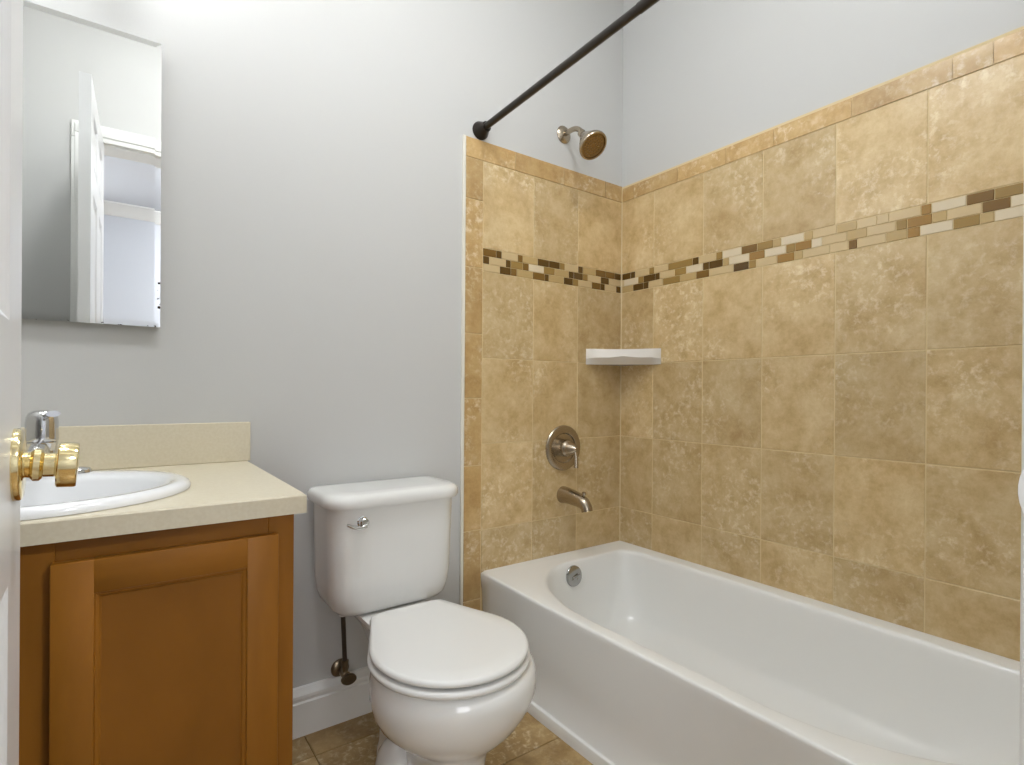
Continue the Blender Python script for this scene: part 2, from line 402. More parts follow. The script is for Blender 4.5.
rings(bm, [[(OX1 - d, y, z) for y, z in prof] for d in (-.0008, .0035)])
tag(obj('strike_plate', bm, TRIM, smooth=40), 'small white painted strike plate with a rounded lip on the right door jamb', 'strike plate')

# ------------------------------------------------------------------ the open door
def panel_face(bm, us, vs, cells, P, depth=.009):
    """A grid face with raised-panel recesses in the given cells. P(u, v, d) maps to space, d > 0 goes inward."""
    for i in range(len(us) - 1):
        for j in range(len(vs) - 1):
            u0, u1, v0, v1 = us[i], us[i + 1], vs[j], vs[j + 1]
            if (i, j) not in cells:
                bm.faces.new([bm.verts.new(P(*q, 0)) for q in ((u0, v0), (u1, v0), (u1, v1), (u0, v1))]); continue
            prev = None
            for ins, d in ((0, 0), (.004, .002), (.011, .007), (.016, depth), (.024, depth), (.040, .003)):
                cur = [bm.verts.new(P(*q, d)) for q in ((u0 + ins, v0 + ins), (u1 - ins, v0 + ins), (u1 - ins, v1 - ins), (u0 + ins, v1 - ins))]
                if prev:
                    for k in range(4): bm.faces.new((prev[k], prev[(k + 1) % 4], cur[(k + 1) % 4], cur[k]))
                prev = cur
            bm.faces.new(prev)
DX0, DX1, DY0, DY1, DZ0, DZ1 = -.1035, -.0685, .106, .806, .008, 2.112
bm = bmesh.new()
us = [DY0, DY0 + .105, (DY0 + DY1) / 2 - .05, (DY0 + DY1) / 2 + .05, DY1 - .105, DY1]; vs = [DZ0, .24, .812, 1.065, 1.72, 1.81, 2.02, DZ1]
cs = {(i, j) for i in (1, 3) for j in (1, 3, 5)}
panel_face(bm, us, vs, cs, lambda u, v, d: (DX1 - d, u, v)); panel_face(bm, us, vs, cs, lambda u, v, d: (DX0 + d, u, v))
for a, c in (((DX0, DY0), (DX1, DY0)), ((DX0, DY1), (DX1, DY1))):
    bm.faces.new([bm.verts.new(q) for q in ((a[0], a[1], DZ0), (c[0], c[1], DZ0), (c[0], c[1], DZ1), (a[0], a[1], DZ1))])
for z in (DZ0, DZ1):
    bm.faces.new([bm.verts.new(q) for q in ((DX0, DY0, z), (DX1, DY0, z), (DX1, DY1, z), (DX0, DY1, z))])
bmesh.ops.remove_doubles(bm, verts=bm.verts, dist=1e-5)
door = struct(obj('door_1', bm, DOORP, loc=(DX0, DY0, 0)))
KY, KZ = .744, .9225
kn = obj('door_rosette', LT((DX1, KY, KZ), (1, 0, 0), [(.0368, 0), (.0368, .0045), (.036, .0062), (.033, .0075), (.020, .0085), (.012, .009)], 40), BRASS, door, smooth=30)
kn['label'] = 'round polished brass rosette'
k = obj('door_knob', LT((DX1, KY, KZ), (1, 0, -.075), [(.0125, .006), (.0135, .0125), (.0168, .0155), (.0168, .0205), (.0150, .0225), (.0125, .0235), (.0125, .0320), (.0150, .0332), (.0222, .0340), (.0236, .0352), (.0236, .0492), (.0226, .0510), (.0120, .0517), (.004, .0519)], 40), BRASS, door, smooth=30)
k['label'] = 'polished brass drum knob'
obj('door_rosette', LT((DX0, KY, KZ), (-1, 0, 0), [(.033, 0), (.033, .003), (.030, .006), (.012, .008)], 40), BRASS, door, smooth=30)
obj('door_knob', LT((DX0, KY, KZ), (-1, 0, 0), [(.0115, .006), (.0105, .03), (.0200, .0325), (.0212, .0335), (.0212, .0485), (.0202, .0505), (.004, .0514)], 40), BRASS, door, smooth=30)
obj('latch_plate', B((-.1155, DY1 - .0005, KZ - .028), (-.093, DY1 + .0015, KZ + .028), .0005), BRASS, door)
for z in (.25, 1.1, 1.9):
    obj('hinge', LT((OX0 - .0005, YF + .006, z - .045), (0, 0, 1), [(.0045, 0), (.0045, .09)], 14), BRASS, door, smooth=40)

door.rotation_euler.z = math.radians(1.77)

# ------------------------------------------------------------------ hall behind the doorway
HY, HX0, HX1, HZ = -2.05, -1.6, 2.2, 2.45
hf = struct(obj('floor_hall', B((HX0, HY, -.1), (HX1, YO, -.002)), FLOORT))
struct(obj('ceiling_hall', B((HX0, HY, HZ), (HX1, YO, HZ + .1)), HALLP))
struct(obj('wall_hall_far', B((HX0, HY - .1, 0), (HX1, HY, HZ)), HALLP))
struct(obj('wall_hall_left', B((HX0 - .1, HY, 0), (HX0, YO, HZ)), HALLP))
struct(obj('wall_hall_right', B((HX1, HY, 0), (HX1 + .1, YO, HZ)), HALLP))
bm = bmesh.new(); rings(bm, [[(x, HY + d, z) for d, z in ((0, HZ), (0, HZ - .09), (.012, HZ - .09), (.03, HZ - .07), (.07, HZ - .02), (.085, HZ - .012), (.085, HZ))] for x in (HX0, HX1)])
struct(obj('trim_6', bm, TRIM, smooth=30))
hl = thing('fill_light', 'added cool white dome fill lamp on the hall ceiling beyond the doorway', 'fill light', (1.0, -1.0, HZ))  # added out of view to brighten the hall
obj('fill_lamp_base', LT((1.0, -1.0, HZ), (0, 0, -1), [(.15, 0), (.15, .015), (.14, .02)], 32), NICKEL, hl, smooth=35)
obj('fill_lamp_dome', LT((1.0, -1.0, HZ), (0, 0, -1), [(.138, .019), (.13, .045), (.1, .07), (.05, .085), (.004, .09)], 32), HALL_FILLG, hl, smooth=60)

WX0, WX1, WZ0, WZ1 = -1.35, -.28, .55, 2.05
wn = struct(obj('fill_window_1', B((WX0, HY, WZ0), (WX1, HY + .006, WZ1)), FILL_PANE))  # added window out of view; its glowing pane is frontal fill
bm = bmesh.new()
for a, c in (((WX0 - .07, WZ0 - .07), (WX0, WZ1 + .07)), ((WX1, WZ0 - .07), (WX1 + .07, WZ1 + .07)), ((WX0, WZ0 - .07), (WX1, WZ0)), ((WX0, WZ1), (WX1, WZ1 + .07)), ((WX0, (WZ0 + WZ1) / 2 - .02), (WX1, (WZ0 + WZ1) / 2 + .02))):
    box(bm, (a[0], HY, a[1]), (c[0], HY + .022, c[1]), .003)
obj('fill_window_frame', bm, TRIM, wn, smooth=30)

# ------------------------------------------------------------------ vanity light, then two added ceiling lamps for fill
VLX, VLY, VLZ = -.13, DW, 2.17
vl = thing('vanity_light', 'chrome vanity light bar with three round bulbs above the mirror', 'wall light', (VLX, DW, VLZ))
obj('backplate', B((VLX - .26, DW - .03, VLZ - .05), (VLX + .26, DW, VLZ + .05), .006, 3), CHROME, vl, smooth=30)
for dx in (-.17, 0, .17):
    s = obj('lamp_socket', LT((VLX + dx, DW - .03, VLZ), (0, -1, 0), [(.032, 0), (.032, .008), (.012, .012), (.010, .09), (.022, .094), (.020, .130), (.016, .132)], 24), CHROME, vl, smooth=30)
    obj('bulb', LT((VLX + dx, DW - .11, VLZ), (0, -1, 0), [(.014, .05), (.018, .06)] + [(.045 * math.sin(math.radians(t)), .10 - .045 * math.cos(math.radians(t))) for t in range(30, 180, 15)] + [(.001, .145)], 24), GLOW, vl, smooth=80)
cl = thing('fill_light', 'added white dome fill lamp on the bathroom ceiling by the door', 'fill light', (.20, .86, ZC))  # added out of view as general fill
obj('fill_lamp_base', LT((.20, .86, ZC), (0, 0, -1), [(.16, 0), (.16, .015), (.15, .02)], 32), NICKEL, cl, smooth=35)
obj('fill_lamp_dome', LT((.20, .86, ZC), (0, 0, -1), [(.148, .019), (.14, .05), (.11, .075), (.05, .092), (.004, .096)], 32), ROOM_FILLG, cl, smooth=60)

bl = thing('fill_light', 'smaller added white dome fill lamp on the ceiling beside the bathtub', 'fill light', (.88, .70, ZC))  # added out of view to brighten the tub and right wall
obj('fill_lamp_base', LT((.88, .70, ZC), (0, 0, -1), [(.12, 0), (.12, .012), (.112, .016)], 32), NICKEL, bl, smooth=35)
obj('fill_lamp_dome', LT((.88, .70, ZC), (0, 0, -1), [(.11, .015), (.10, .04), (.075, .058), (.035, .070), (.004, .073)], 32), TUB_FILLG, bl, smooth=60)

# ------------------------------------------------------------------ mirror over the basin
MX0, MX1, MZ0, MZ1, MY = -.331, .0785, 1.156, 1.8645, 1.616
mr_ = thing('wall_mirror', 'tall rectangular wall mirror hanging above the basin', 'mirror', ((MX0 + MX1) / 2, DW, MZ0))
obj('backing', B((MX0 + .003, MY + .009, MZ0 + .003), (MX1 - .003, DW, MZ1 - .003)), BACKING, mr_)
bm = bmesh.new(); bw = .013
rings(bm, [[(MX0 + i, y, MZ0 + i), (MX1 - i, y, MZ0 + i), (MX1 - i, y, MZ1 - i), (MX0 + i, y, MZ1 - i)] for i, y in ((0, MY + .0088), (0, MY + .0009), (bw, MY))])
obj('mirror_glass', bm, MIRROR, mr_)

# ------------------------------------------------------------------ vanity cabinet
VX0, VX1, VY0, VY1, VZ = -.508, .265, 1.065, DW - .002, .7715
va = thing('vanity_cabinet', 'brown stained wooden vanity cabinet with framed doors under a beige top', 'cabinet', ((VX0 + VX1) / 2, (VY0 + VY1) / 2, 0))
bm = bmesh.new()
box(bm, (VX0, VY0 + .018, 0), (VX0 + .014, VY1, VZ)); box(bm, (VX1 - .014, VY0 + .018, 0), (VX1, VY1, VZ))
box(bm, (VX0 + .014, VY1 - .006, .09), (VX1 - .014, VY1, VZ)); box(bm, (VX0 + .014, VY0 + .018, .09), (VX1 - .014, VY1 - .006, .104))
box(bm, (VX0 + .014, VY0 + .075, 0), (VX1 - .014, VY0 + .09, .09))
obj('carcass', bm, WOOD, va)
MXC = -.1215
def stile(x0, x1): return obj('frame_stile', B((x0, VY0, .09), (x1, VY0 + .018, VZ), .0012, 1), WOOD, va)
stile(VX0, VX0 + .045); stile(VX1 - .045, VX1); stile(MXC - .042, MXC + .042)
for a, c in ((VX0 + .045, MXC - .042), (MXC + .042, VX1 - .045)):
    obj('frame_rail', B((a, VY0 + .0005, .715), (c, VY0 + .018, VZ), .0008, 1), WOODH, va)
    obj('frame_rail', B((a, VY0 + .0005, .09), (c, VY0 + .018, .135), .0008, 1), WOODH, va)
def cab_door(x0, x1, z0, z1):
    yb, yf = VY0 - .0008, VY0 - .0200; sw = .052
    d = bpy.data.objects.new('door', None)
    bm = bmesh.new(); box(bm, (x0 + .02, yf + .009, z0 + .02), (x1 - .02, yb - .003, z1 - .02))
    d = obj('door', bm, WOODP, va)
    def piece(name, q, m):                                  # mitre-free stile / rail with an eased outer and beaded inner edge
        return obj(name, B(q[0], q[1], .0016, 2), m, d, smooth=30)
    piece('door_stile', ((x0, yf, z0), (x0 + sw, yb, z1)), WOOD); piece('door_stile', ((x1 - sw, yf, z0), (x1, yb, z1)), WOOD)
    piece('door_rail', ((x0 + sw - .001, yf + .0004, z1 - sw), (x1 - sw + .001, yb, z1)), WOODH); piece('door_rail', ((x0 + sw - .001, yf + .0004, z0), (x1 - sw + .001, yb, z0 + sw)), WOODH)
    bm = bmesh.new(); a0, a1, c0, c1 = x0 + sw, x1 - sw, z0 + sw, z1 - sw
    prof = [(-.002, .0045), (.002, .0035), (.006, .0055), (.008, .0085), (.010, .0095)]
    rs = [[(a0 + i, yf + d_, c0 + i), (a1 - i, yf + d_, c0 + i), (a1 - i, yf + d_, c1 - i), (a0 + i, yf + d_, c1 - i)] for i, d_ in prof]
    rings(bm, rs, False, False)
    obj('door_bead', bm, WOOD, d)
    return d
cab_door(-.084, .234, .118, .739); cab_door(-.477, -.159, .118, .739)

# counter top with an oval cut-out
CX0, CX1, CY0, CY1, CZ0, CZ1 = XL + .002, .282, 1.043, DW - .001, .7725, .807
SXc, SYc, SA, SB_ = -.125, 1.278, .241, .223
ct = thing('countertop', 'beige laminate vanity countertop with matching backsplash along the wall', 'countertop', ((CX0 + CX1) / 2, CY1, CZ0))
angs = angle_set(CX0, CX1, CY0, CY1, (SXc, SYc), 72)
def ell(a, b_, z, cx=SXc, cy=SYc): return [(cx + a * b_ * math.cos(t) / math.hypot(b_ * math.cos(t), a * math.sin(t)), cy + a * b_ * math.sin(t) / math.hypot(b_ * math.cos(t), a * math.sin(t)), z) for t in angs]
bm = bmesh.new(); cc = (SXc, SYc)
ha, hb = SA - .018, SB_ - .05
hole = lambda z: [(SXc + (x - SXc), SYc - .012 + (y - SYc), z) for x, y, _ in ell(SA - .022, SB_ - .040, z)]
rings(bm, [hole(CZ0), on_rect(CX0, CX1, CY0, CY1, CZ0, angs, cc), on_rect(CX0, CX1, CY0, CY1, CZ1 - .003, angs, cc), on_rect(CX0 + .002, CX1 - .002, CY0 + .002, CY1, CZ1, angs, cc), hole(CZ1), hole(CZ0)], False, False)
bmesh.ops.remove_doubles(bm, verts=bm.verts, dist=1e-6)
obj('slab', bm, LAMI, ct, smooth=30)
obj('backsplash', B((CX0, DW - .021, CZ1 + .0003), (.288, DW - .0005, .913), .002), LAMI, ct)

# sink
sk = thing('sink', 'white oval drop-in basin set in the beige countertop', 'sink', (SXc, SYc, CZ1))
bm = bmesh.new()
def er(a, b_, dy, z): return [(SXc + a * math.cos(2 * math.pi * i / 64), SYc + dy + b_ * math.sin(2 * math.pi * i / 64), z) for i in range(64)]
rings(bm, [er(SA - .028, SB_ - .050, -.012, CZ1 - .01), er(SA - .012, SB_ - .012, 0, CZ1 + .0004), er(SA - .001, SB_ - .001, 0, CZ1 + .001), er(SA, SB_, 0, CZ1 + .006), er(SA - .004, SB_ - .004, 0, CZ1 + .013), er(SA - .014, SB_ - .013, 0, CZ1 + .0175), er(SA - .026, SB_ - .026, -.002, CZ1 + .0175),
           er(SA - .036, SB_ - .052, -.024, CZ1 + .0145), er(SA - .043, SB_ - .060, -.025, CZ1 + .004), er(SA - .058, SB_ - .072, -.025, CZ1 - .035), er(SA - .085, SB_ - .095, -.024, CZ1 - .085), er(SA - .13, SB_ - .13, -.024, CZ1 - .12), er(.06, .05, -.024, CZ1 - .136), er(.024, .024, -.024, CZ1 - .139)], False, True)
obj('basin', bm, SINKM, sk, smooth=60)
obj('drain', LT((SXc, SYc - .03, CZ1 - .1388), (0, 0, 1), [(.022, 0), (.022, .003), (.017, .004), (.006, .003)], 24), CHROME, sk, smooth=30)

# faucet on the sink's rear ledge
FX, FY, FZ = SXc - .006, SYc + SB_ - .040, CZ1 + .0172
fa = thing('faucet', 'chrome single lever basin faucet on the rear ledge of the sink', 'faucet', (FX, FY, FZ))
bm = bmesh.new(); N = 40
def oval(hx, hy, z): return [(FX + math.copysign(abs(math.cos(t)) ** .75, math.cos(t)) * hx, FY + math.copysign(abs(math.sin(t)) ** .9, math.sin(t)) * hy, z) for t in [2 * math.pi * i / N for i in range(N)]]
rings(bm, [oval(.082, .026, FZ), oval(.082, .026, FZ + .005), oval(.078, .023, FZ + .010), oval(.062, .018, FZ + .013)])
obj('base_plate', bm, CHROME, fa, smooth=40)
obj('body', LT((FX, FY, FZ + .010), (0, 0, 1), [(.027, 0), (.025, .01), (.0245, .035), (.0245, .050), (.026, .054), (.026, .058)], 32), CHROME, fa, smooth=35)
bm = bmesh.new(); tube(bm, spline([(FX, FY - .012, FZ + .046), (FX, FY - .05, FZ + .058), (FX, FY - .09, FZ + .056), (FX, FY - .115, FZ + .040)], 8), lambda t: .0155 - .004 * t, 18)
obj('spout', bm, CHROME, fa, smooth=50)
hd = obj('handle', LT((FX, FY, FZ + .0785), (0, 0, 1), [(.0225, -.0102), (.0262, -.0095), (.0272, -.004), (.0268, .010), (.0266, .030), (.0252, .040), (.0215, .048), (.013, .0525), (.002, .054)], 40), CHROME, fa, smooth=50)
bm = bmesh.new(); tube(bm, spline([(FX + .002, FY - .006, FZ + .117), (FX + .014, FY - .03, FZ + .124), (FX + .020, FY - .06, FZ + .1265), (FX + .023, FY - .072, FZ + .127)], 8), lambda t: .0075 + .004 * t, 16, .55)
obj('lever', bm, CHROME, hd, smooth=50)

# ------------------------------------------------------------------ toilet
TX = .628
to = thing('toilet', 'white two piece toilet with closed round lid between vanity and bathtub', 'toilet', (TX, 1.28, 0))
def bowl_ring(z, yf, yc, hm, dk, yj, yb, pw=1.0):
    r = []
    for i in range(15):
        t = math.pi / 2 * i / 14; r.append((hm * math.sin(t) ** pw, yc - (yc - yf) * math.cos(t) ** pw))
    for i in range(1, 9):
        t = i / 8; s = t * t * (3 - 2 * t); r.append((hm + (dk - hm) * s, yc + (yj - yc) * t))
    for i in range(1, 4): r.append((dk, yj + (yb - .03 - yj) * i / 3))
    for i in range(1, 5):
        t = math.pi / 2 * i / 5; r.append((dk - .03 + .03 * math.cos(t), yb - .03 + .03 * math.sin(t)))
    r.append((dk * .5, yb)); r.append((0, yb))
    return [(TX + .008 + x, y, z) for x, y in r] + [(TX + .008 - x, y, z) for x, y in r[-2:0:-1]]
bm = bmesh.new()
rings(bm, [bowl_ring(*q) for q in (
    (.000, 1.020, 1.15, .090, .064, 1.30, 1.44), (.022, 1.020, 1.15, .089, .063, 1.30, 1.44), (.036, 1.026, 1.15, .082, .058, 1.30, 1.44), (.075, 1.028, 1.14, .080, .055, 1.30, 1.44),
    (.140, 1.022, 1.14, .080, .055, 1.30, 1.45), (.178, 1.012, 1.14, .086, .052, 1.30, 1.46), (.200, .998, 1.135, .108, .052, 1.30, 1.47), (.222, .974, 1.13, .140, .054, 1.32, 1.48), (.250, .948, 1.125, .167, .056, 1.33, 1.50),
    (.285, .926, 1.122, .186, .060, 1.34, 1.52), (.320, .910, 1.12, .194, .066, 1.36, 1.56), (.350, .907, 1.12, .193, .088, 1.365, 1.585), (.372, .911, 1.12, .187, .102, 1.365, 1.585), (.381, .922, 1.12, .178, .101, 1.36, 1.58))])
obj('bowl', bm, PORC, to, smooth=60)
for s in (-1, 1):                                             # the foot's two bolt ears with their caps
    e = obj('foot_ear', LT((TX + .006 + s * .070, 1.262, 0), (0, 0, 1), [(.070, 0), (.070, .035), (.067, .065), (.058, .095), (.042, .117), (.021, .129), (.003, .132)], 32, sx=1., sy=.78), PORC, to, smooth=60)
    obj('bolt_cap', LT((TX + .006 + s * .094, 1.206, .056), (s * .5, -.6, .6), [(.0125, 0), (.0125, .012), (.010, .020), (.005, .024), (.001, .025)], 20), PORC, to, smooth=50)
def seat_ring(z, g, yb=1.342):
    """Seat outline: round front, straight sides closing to a narrower hinge end. g grows it."""
    yc, hm = 1.108, .1825 + g; yf = .917 - g; pts = []
    for i in range(21):
        t = math.radians(112) * i / 20; pts.append((hm * math.sin(t), yc - (yc - yf) * math.cos(t)))
    x1, y1 = pts[-1]; xe = .106 + g * .4; ye = yb
    for i in range(1, 7): pts.append((x1 + (xe - x1) * i / 6, y1 + (ye - .012 - y1) * i / 6))
    pts += [(xe - .004, ye - .004), (xe - .014, ye), (xe * .4, ye), (0, ye)]
    return [(TX - .003 + x, y, z) for x, y in pts] + [(TX - .003 - x, y, z) for x, y in pts[-2:0:-1]]
bm = bmesh.new(); rings(bm, [seat_ring(.384, -.006), seat_ring(.3855, .0), seat_ring(.392, .003), seat_ring(.398, .001), seat_ring(.4005, -.006)])
obj('seat', bm, SEATP, to, smooth=60)
bm = bmesh.new(); rings(bm, [seat_ring(.4015, -.013), seat_ring(.406, -.013)]); obj('seat_gap_shade', bm, DARK, to)  # dark slab stands in for the shade between seat and lid
bm = bmesh.new(); rings(bm, [seat_ring(.4062, -.008), seat_ring(.4075, -.003), seat_ring(.413, -.001), seat_ring(.4185, -.003), seat_ring(.4215, -.010), seat_ring(.4225, -.05), seat_ring(.4228, -.10)])
obj('seat_lid', bm, SEATP, to, smooth=60)
for s in (-1, 1):
    bm = bmesh.new(); box(bm, (TX + s * .075 - .022, 1.343, .3805), (TX + s * .075 + .022, 1.372, .402), .006, 3)
    obj('seat_hinge', bm, SEATP, to, smooth=40)
def tank_ring(z, hw, yf, yb, rc, cx=TX + .011):
    c = (cx, (yf + yb) / 2); aa = [-math.pi + 2 * math.pi * (i + .5) / 72 for i in range(72)]
    return rrect(cx - hw, cx + hw, yf, yb, ((rc, rc), (rc, rc), (.02, .02), (.02, .02)), z, aa, c)
bm = bmesh.new()
rings(bm, [tank_ring(*q) for q in ((.379, .120, 1.480, 1.585, .03), (.381, .142, 1.455, 1.600, .04), (.389, .157, 1.442, 1.610, .045), (.403, .170, 1.432, 1.617, .05), (.430, .179, 1.427, 1.622, .055), (.470, .1825, 1.424, 1.625, .055), (.60, .186, 1.420, 1.625, .055), (.690, .188, 1.417, 1.625, .055))])
obj('tank', bm, PORC, to, smooth=50)
bm = bmesh.new()
rings(bm, [tank_ring(*q) for q in ((.6845, .192, 1.410, 1.627, .06), (.686, .200, 1.402, 1.629, .065), (.692, .2025, 1.399, 1.630, .066), (.706, .2025, 1.399, 1.630, .066), (.714, .200, 1.402, 1.629, .066), (.7195, .194, 1.408, 1.625, .064), (.7225, .184, 1.418, 1.618, .06), (.7235, .15, 1.45, 1.59, .05))])
obj('tank_lid', bm, PORC, to, smooth=50)
HXp, HYp, HZp = .528, 1.4185, .648
hn = obj('flush_handle', LT((HXp, HYp, HZp), (0, -1, 0), [(.0145, 0), (.0145, .003), (.011, .005), (.0095, .012), (.0125, .014), (.0125, .021), (.010, .0235), (.003, .024)], 24), CHROME, to, smooth=35)
bm = bmesh.new(); tube(bm, spline([(HXp + .004, HYp - .018, HZp - .007), (HXp - .010, HYp - .021, HZp - .011), (HXp - .030, HYp - .022, HZp - .007), (HXp - .047, HYp - .021, HZp + .001)], 8), lambda t: .0092 - .0042 * t, 14, .8)
obj('lever', bm, CHROME, hn, smooth=50)
obj('fill_nut', LT((.520, 1.545, .3835), (0, 0, -1), [(.0125, -.012), (.0125, .002), (.017, .003), (.017, .018), (.012, .020), (.010, .030)], 12), SEATP, to, smooth=20)

# water supply: angle stop on the wall plus braided hose
VLV = (.545, DW, .156)
sv = thing('supply_valve', 'tarnished water shutoff valve and hose on the wall below the toilet tank', 'valve', VLV)
obj('escutcheon', LT(VLV, (0, -1, 0), [(.028, 0), (.027, .004), (.020, .009), (.009, .011)], 28), TARN, sv, smooth=40)
bm = bmesh.new(); lathe(bm, VLV, (0, -1, 0), [(.0085, .010), (.0085, .028), (.0125, .030), (.0125, .058), (.009, .060), (.009, .068), (.005, .069), (.005, .078)], 20)
lathe(bm, (VLV[0], VLV[1] - .044, VLV[2]), (0, 0, 1), [(.0095, .008), (.0095, .026), (.0115, .027), (.0115, .040), (.006, .042)], 12)
obj('valve_body', bm, TARN, sv, smooth=30)
bm = bmesh.new(); lathe(bm, (VLV[0], VLV[1] - .076, VLV[2]), (0, -1, 0), [(.006, -.004), (.016, -.004), (.018, 0), (.018, .007), (.016, .011), (.006, .012)], 28, sx=1.25, sy=.85)
obj('valve_handle', bm, TARN, sv, smooth=40)
bm = bmesh.new(); tube(bm, spline([(VLV[0], VLV[1] - .044, VLV[2] + .038), (VLV[0] - .003, VLV[1] - .046, VLV[2] + .09), (VLV[0] - .014, 1.570, VLV[2] + .15), (.520, 1.545, .362)], 10), .0068, 12)
obj('supply_hose', bm, RUBBER, sv, smooth=50)

# ------------------------------------------------------------------ bathtub
UX0, UX1, UY0, UY1, UZ = 1.035, XC - .001, YF + .001, D - .001, .358
tb = thing('bathtub', 'white alcove bathtub along the tiled right wall', 'bathtub', ((UX0 + UX1) / 2, (UY0 + UY1) / 2, 0))
uc = (1.40, .86); ua = angle_set(UX0, UX1, UY0, UY1, uc, 140)
rec = lambda x0, z, dx=0.: on_rect(x0, UX1 - dx, UY0 + dx, UY1 - dx, z, ua, uc)
def bas(x0, x1, y0, y1, z, fx, fy, bk): return rrect(x0, x1, y0, y1, ((fx, fy), (bk, bk), (bk, bk), (fx, fy)), z, ua, uc)
bm = bmesh.new()
RS = [rec(UX0 - .001, .0), rec(UX0 - .001, .033), rec(UX0 + .000, .0355), rec(UX0 + .002, .0365), rec(UX0 + .006, .037), rec(UX0 + .008, .040), rec(UX0 + .007, .15), rec(UX0 + .003, .29), rec(UX0 + .0006, .335), rec(UX0, .349), rec(UX0 + .0010, .354, .0), rec(UX0 + .0035, .357, .0), rec(UX0 + .008, UZ, .0),
      bas(UX0 + .036, 1.708, .20, 1.541, UZ, .30, .42, .055), bas(UX0 + .042, 1.703, .206, 1.5385, UZ - .001, .30, .42, .055), bas(UX0 + .048, 1.698, .212, 1.536, UZ - .004, .298, .417, .055), bas(UX0 + .054, 1.694, .218, 1.534, UZ - .011, .295, .41, .06),
      bas(UX0 + .061, 1.691, .226, 1.532, UZ - .023, .29, .40, .062), bas(UX0 + .075, 1.687, .242, 1.528, UZ - .055, .28, .38, .065), bas(UX0 + .105, 1.678, .29, 1.516, .20, .26, .33, .08), bas(UX0 + .130, 1.662, .36, 1.498, .12, .24, .30, .10), bas(UX0 + .165, 1.634, .43, 1.470, .085, .22, .27, .12), bas(UX0 + .22, 1.58, .52, 1.41, .070, .18, .22, .12), bas(1.34, 1.46, .78, 1.0, .066, .05, .08, .05)]
rings(bm, RS, False, True)
for v in bm.verts:                                            # the front flares back a little where it meets the tiling
    if v.co.x < 1.10: v.co.x += .010 * max(0., min(1., (v.co.y - 1.30) / .33))
obj('tub_shell', bm, TUBM, tb, smooth=50)
OV = (1.395, 1.5265, .304)
ax = Vector((0, -1, .12)).normalized()
op = obj('overflow_plate', LT(OV, ax, [(.039, -.004), (.039, .003), (.037, .006), (.030, .0085), (.012, .0095), (.002, .0095)], 36), SATIN, tb, smooth=30)
bm = bmesh.new()
for dx in (-.012, .012): lathe(bm, Vector(OV) + Vector((dx, 0, -.012)) + ax * .008, ax, [(.0045, 0), (.0045, .003), (.002, .004)], 12)
tube(bm, [Vector(OV) + ax * .009 + Vector((-.012, 0, -.004)), Vector(OV) + ax * .014 + Vector((.004, 0, .0)), Vector(OV) + ax * .016 + Vector((.018, 0, .004))], .004, 10)
obj('trip_lever', bm, SATIN, op, smooth=40)
obj('tub_drain', LT((1.40, 1.34, .0705), (0, 0, 1), [(.03, 0), (.03, .003), (.02, .004)], 28), CHROME, tb, smooth=30)

# ------------------------------------------------------------------ shower fittings
RX, RZ = 1.036, 1.932
rd = thing('curtain_rod', 'dark bronze shower curtain rod spanning the bathtub alcove', 'curtain rod', (RX, D, RZ))
RE = Vector((.996, YF, RZ + .004)); RS_ = Vector((RX, DW, RZ)); ra = (RE - RS_).normalized(); rl = (RE - RS_).length
obj('rod', LT(RS_, ra, [(.0118, .03), (.0118, .75), (.0132, .752), (.0132, rl - .03)], 24), BRONZE, rd, smooth=40)
for p, s in ((RS_, -1), (RE, 1)):
    obj('rod_flange', LT(p, (0, s, 0), [(.032, 0), (.032, .006), (.030, .009), (.024, .024), (.019, .034), (.018, .044), (.016, .046), (.0122, .046)], 32), BRONZE, rd, smooth=35)

SHX, SHZ = 1.43, 2.030
sh = thing('wall_shower', 'brushed nickel shower head on a bent arm above the tiling', 'shower head', (SHX, DW, SHZ))
obj('escutcheon', LT((SHX, DW, SHZ), (0, -1, 0), [(.035, 0), (.035, .003), (.030, .008), (.016, .013), (.0105, .014)], 32), NICKEL, sh, smooth=35)
bm = bmesh.new(); tube(bm, spline([(SHX, DW - .008, SHZ), (SHX, DW - .055, SHZ), (SHX, DW - .085, SHZ - .010), (SHX, DW - .108, SHZ - .032), (SHX, DW - .118, SHZ - .046)], 10), .0100, 18)
obj('shower_arm', bm, NICKEL, sh, smooth=50)
ha_ = Vector((.02, -.66, -.74)).normalized(); hp = Vector((SHX, DW - .102, SHZ - .030))
hb_ = obj('head_body', LT(hp, ha_, [(.009, -.006), (.0145, .000), (.0155, .008), (.0135, .016), (.017, .024), (.032, .050), (.048, .076), (.0540, .087), (.0560, .093), (.0560, .100), (.0545, .103), (.0490, .103), (.0478, .096)], 40), NICKEL, sh, smooth=35)
bm = bmesh.new(); lathe(bm, hp, ha_, [(.0475, .090), (.0475, .0975), (.047, .0978), (.036, .0980), (.024, .0981), (.012, .0982), (.002, .0982)], 40)
a_, u_, v_ = frame(ha_)
for rr_, kk in ((.012, 7), (.024, 13), (.037, 19)):
    for i in range(kk):
        t = 2 * math.pi * i / kk
        lathe(bm, hp + a_ * .0978 + u_ * rr_ * math.cos(t) + v_ * rr_ * math.sin(t), a_, [(.0032, 0), (.0028, .0022), (.0010, .0026)], 8)
sf = obj('spray_face', bm, [NICKD, NICKEL], hb_, smooth=35)
for p in sf.data.polygons[40 * 6 + 2:]: p.material_index = 1

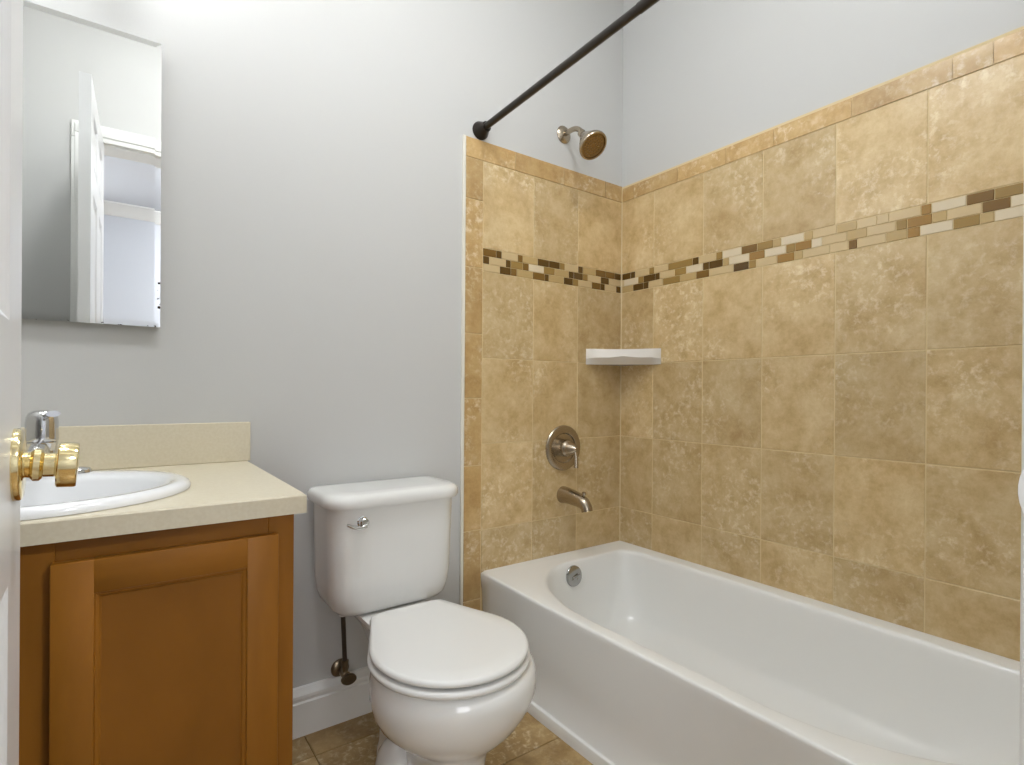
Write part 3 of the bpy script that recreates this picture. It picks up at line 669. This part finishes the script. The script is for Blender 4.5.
VX, VZz = 1.431, .779
vv = thing('shower_valve', 'round brushed nickel shower valve plate with a lever handle on the tiling', 'shower valve', (VX, D, VZz))
obj('valve_plate', LT((VX, D, VZz), (0, -1, 0), [(.090, .0), (.090, .004), (.087, .008), (.078, .011), (.064, .011), (.060, .0095), (.056, .004), (.052, .003), (.030, .003)], 56), NICKEL, vv, smooth=25)
hs_ = obj('valve_handle', LT((VX, D, VZz), (0, -1, 0), [(.034, .003), (.034, .030), (.032, .036), (.029, .039), (.027, .044), (.021, .060), (.014, .073), (.008, .080), (.002, .082)], 36), NICKEL, vv, smooth=30)
bm = bmesh.new(); tube(bm, spline([(VX, D - .068, VZz - .004), (VX, D - .076, VZz - .020), (VX - .001, D - .079, VZz - .046), (VX - .002, D - .080, VZz - .071)], 8), lambda t: .0055 + .0035 * t, 16)
obj('lever', bm, NICKEL, hs_, smooth=50)

PX, PZ = 1.434, .588
ts = thing('tub_spout', 'brushed nickel tub spout with diverter knob below the shower valve', 'tub spout', (PX, D, PZ))
bm = bmesh.new(); tube(bm, spline([(PX, D, PZ + .004), (PX, D - .03, PZ + .004), (PX, D - .075, PZ - .001), (PX, D - .112, PZ - .008), (PX, D - .132, PZ - .022), (PX, D - .138, PZ - .040)], 8), lambda t: .034 - .012 * min(1, t * 1.25) if t < .8 else .022 - .004 * (t - .8), 28)
obj('spout_body', bm, NICKEL, ts, smooth=50)
obj('diverter_knob', LT((PX, D - .118, PZ + .010), (0, -.15, 1), [(.0035, -.008), (.0035, .010), (.0075, .012), (.0085, .016), (.0075, .021), (.003, .023)], 18), NICKEL, ts, smooth=40)

# corner soap shelf
bm = bmesh.new(); zt, zm, zb = 1.180, 1.143, 1.116
Pa, Pb = Vector((1.553, D - .001, 0)), Vector((XC - .001, 1.418, 0)); cn = Vector((XC - .001, D - .001, 0))
fr = []                                                        # front edge: lips at both ends and a faint dip between
nrm = Vector((-(Pb - Pa).y, (Pb - Pa).x, 0)).normalized()
if nrm.dot(cn - Pa) > 0: nrm = -nrm
top, mid, low = [], [], []
for i in range(17):
    t = i / 16; p = Pa.lerp(Pb, t); q = 4 * t * (1 - t)
    top.append(p + nrm * .010 * min(1, q * 3) + Vector((0, 0, zt - .003 * q)))
    mid.append(p + nrm * .013 * min(1, q * 3) + Vector((0, 0, zm + .006 * max(0, 1 - abs(t - .5) * 6) - .004 * (1 - min(1, q * 3)))))
    low.append(p.lerp(cn, .16 * min(1, q * 4)) + Vector((0, 0, zb)))
tv = [bm.verts.new(p) for p in top]; mv = [bm.verts.new(p) for p in mid]; lv = [bm.verts.new(p) for p in low]
for r1_, r2_ in ((tv, mv), (mv, lv)):
    for i in range(16): bm.faces.new((r1_[i], r1_[i + 1], r2_[i + 1], r2_[i]))
ctp = bm.verts.new(cn + Vector((0, 0, zt))); cbt = bm.verts.new(cn + Vector((0, 0, zb)))
dish = [bm.verts.new(v.co.lerp(ctp.co, .12) + Vector((0, 0, .0))) for v in tv]; dish2 = [bm.verts.new(v.co.lerp(ctp.co, .2) - Vector((0, 0, .008))) for v in tv]
dc = bm.verts.new(cn.lerp((Pa + Pb) / 2, .12) + Vector((0, 0, zt - .008)))
for i in range(16):
    bm.faces.new((tv[i], tv[i + 1], dish[i + 1], dish[i])); bm.faces.new((dish[i], dish[i + 1], dish2[i + 1], dish2[i])); bm.faces.new((dish2[i], dish2[i + 1], dc)); bm.faces.new((lv[i], lv[i + 1], cbt))
bm.faces.new((tv[0], dish[0], dish2[0], dc, ctp)); bm.faces.new((tv[-1], dish[-1], dish2[-1], dc, ctp))
bm.faces.new((tv[0], mv[0], lv[0], cbt, ctp)); bm.faces.new((tv[-1], mv[-1], lv[-1], cbt, ctp))
tag(obj('soap_shelf', bm, CERAM, smooth=35), 'white ceramic corner soap shelf on the tiled walls above the shower valve', 'shelf')
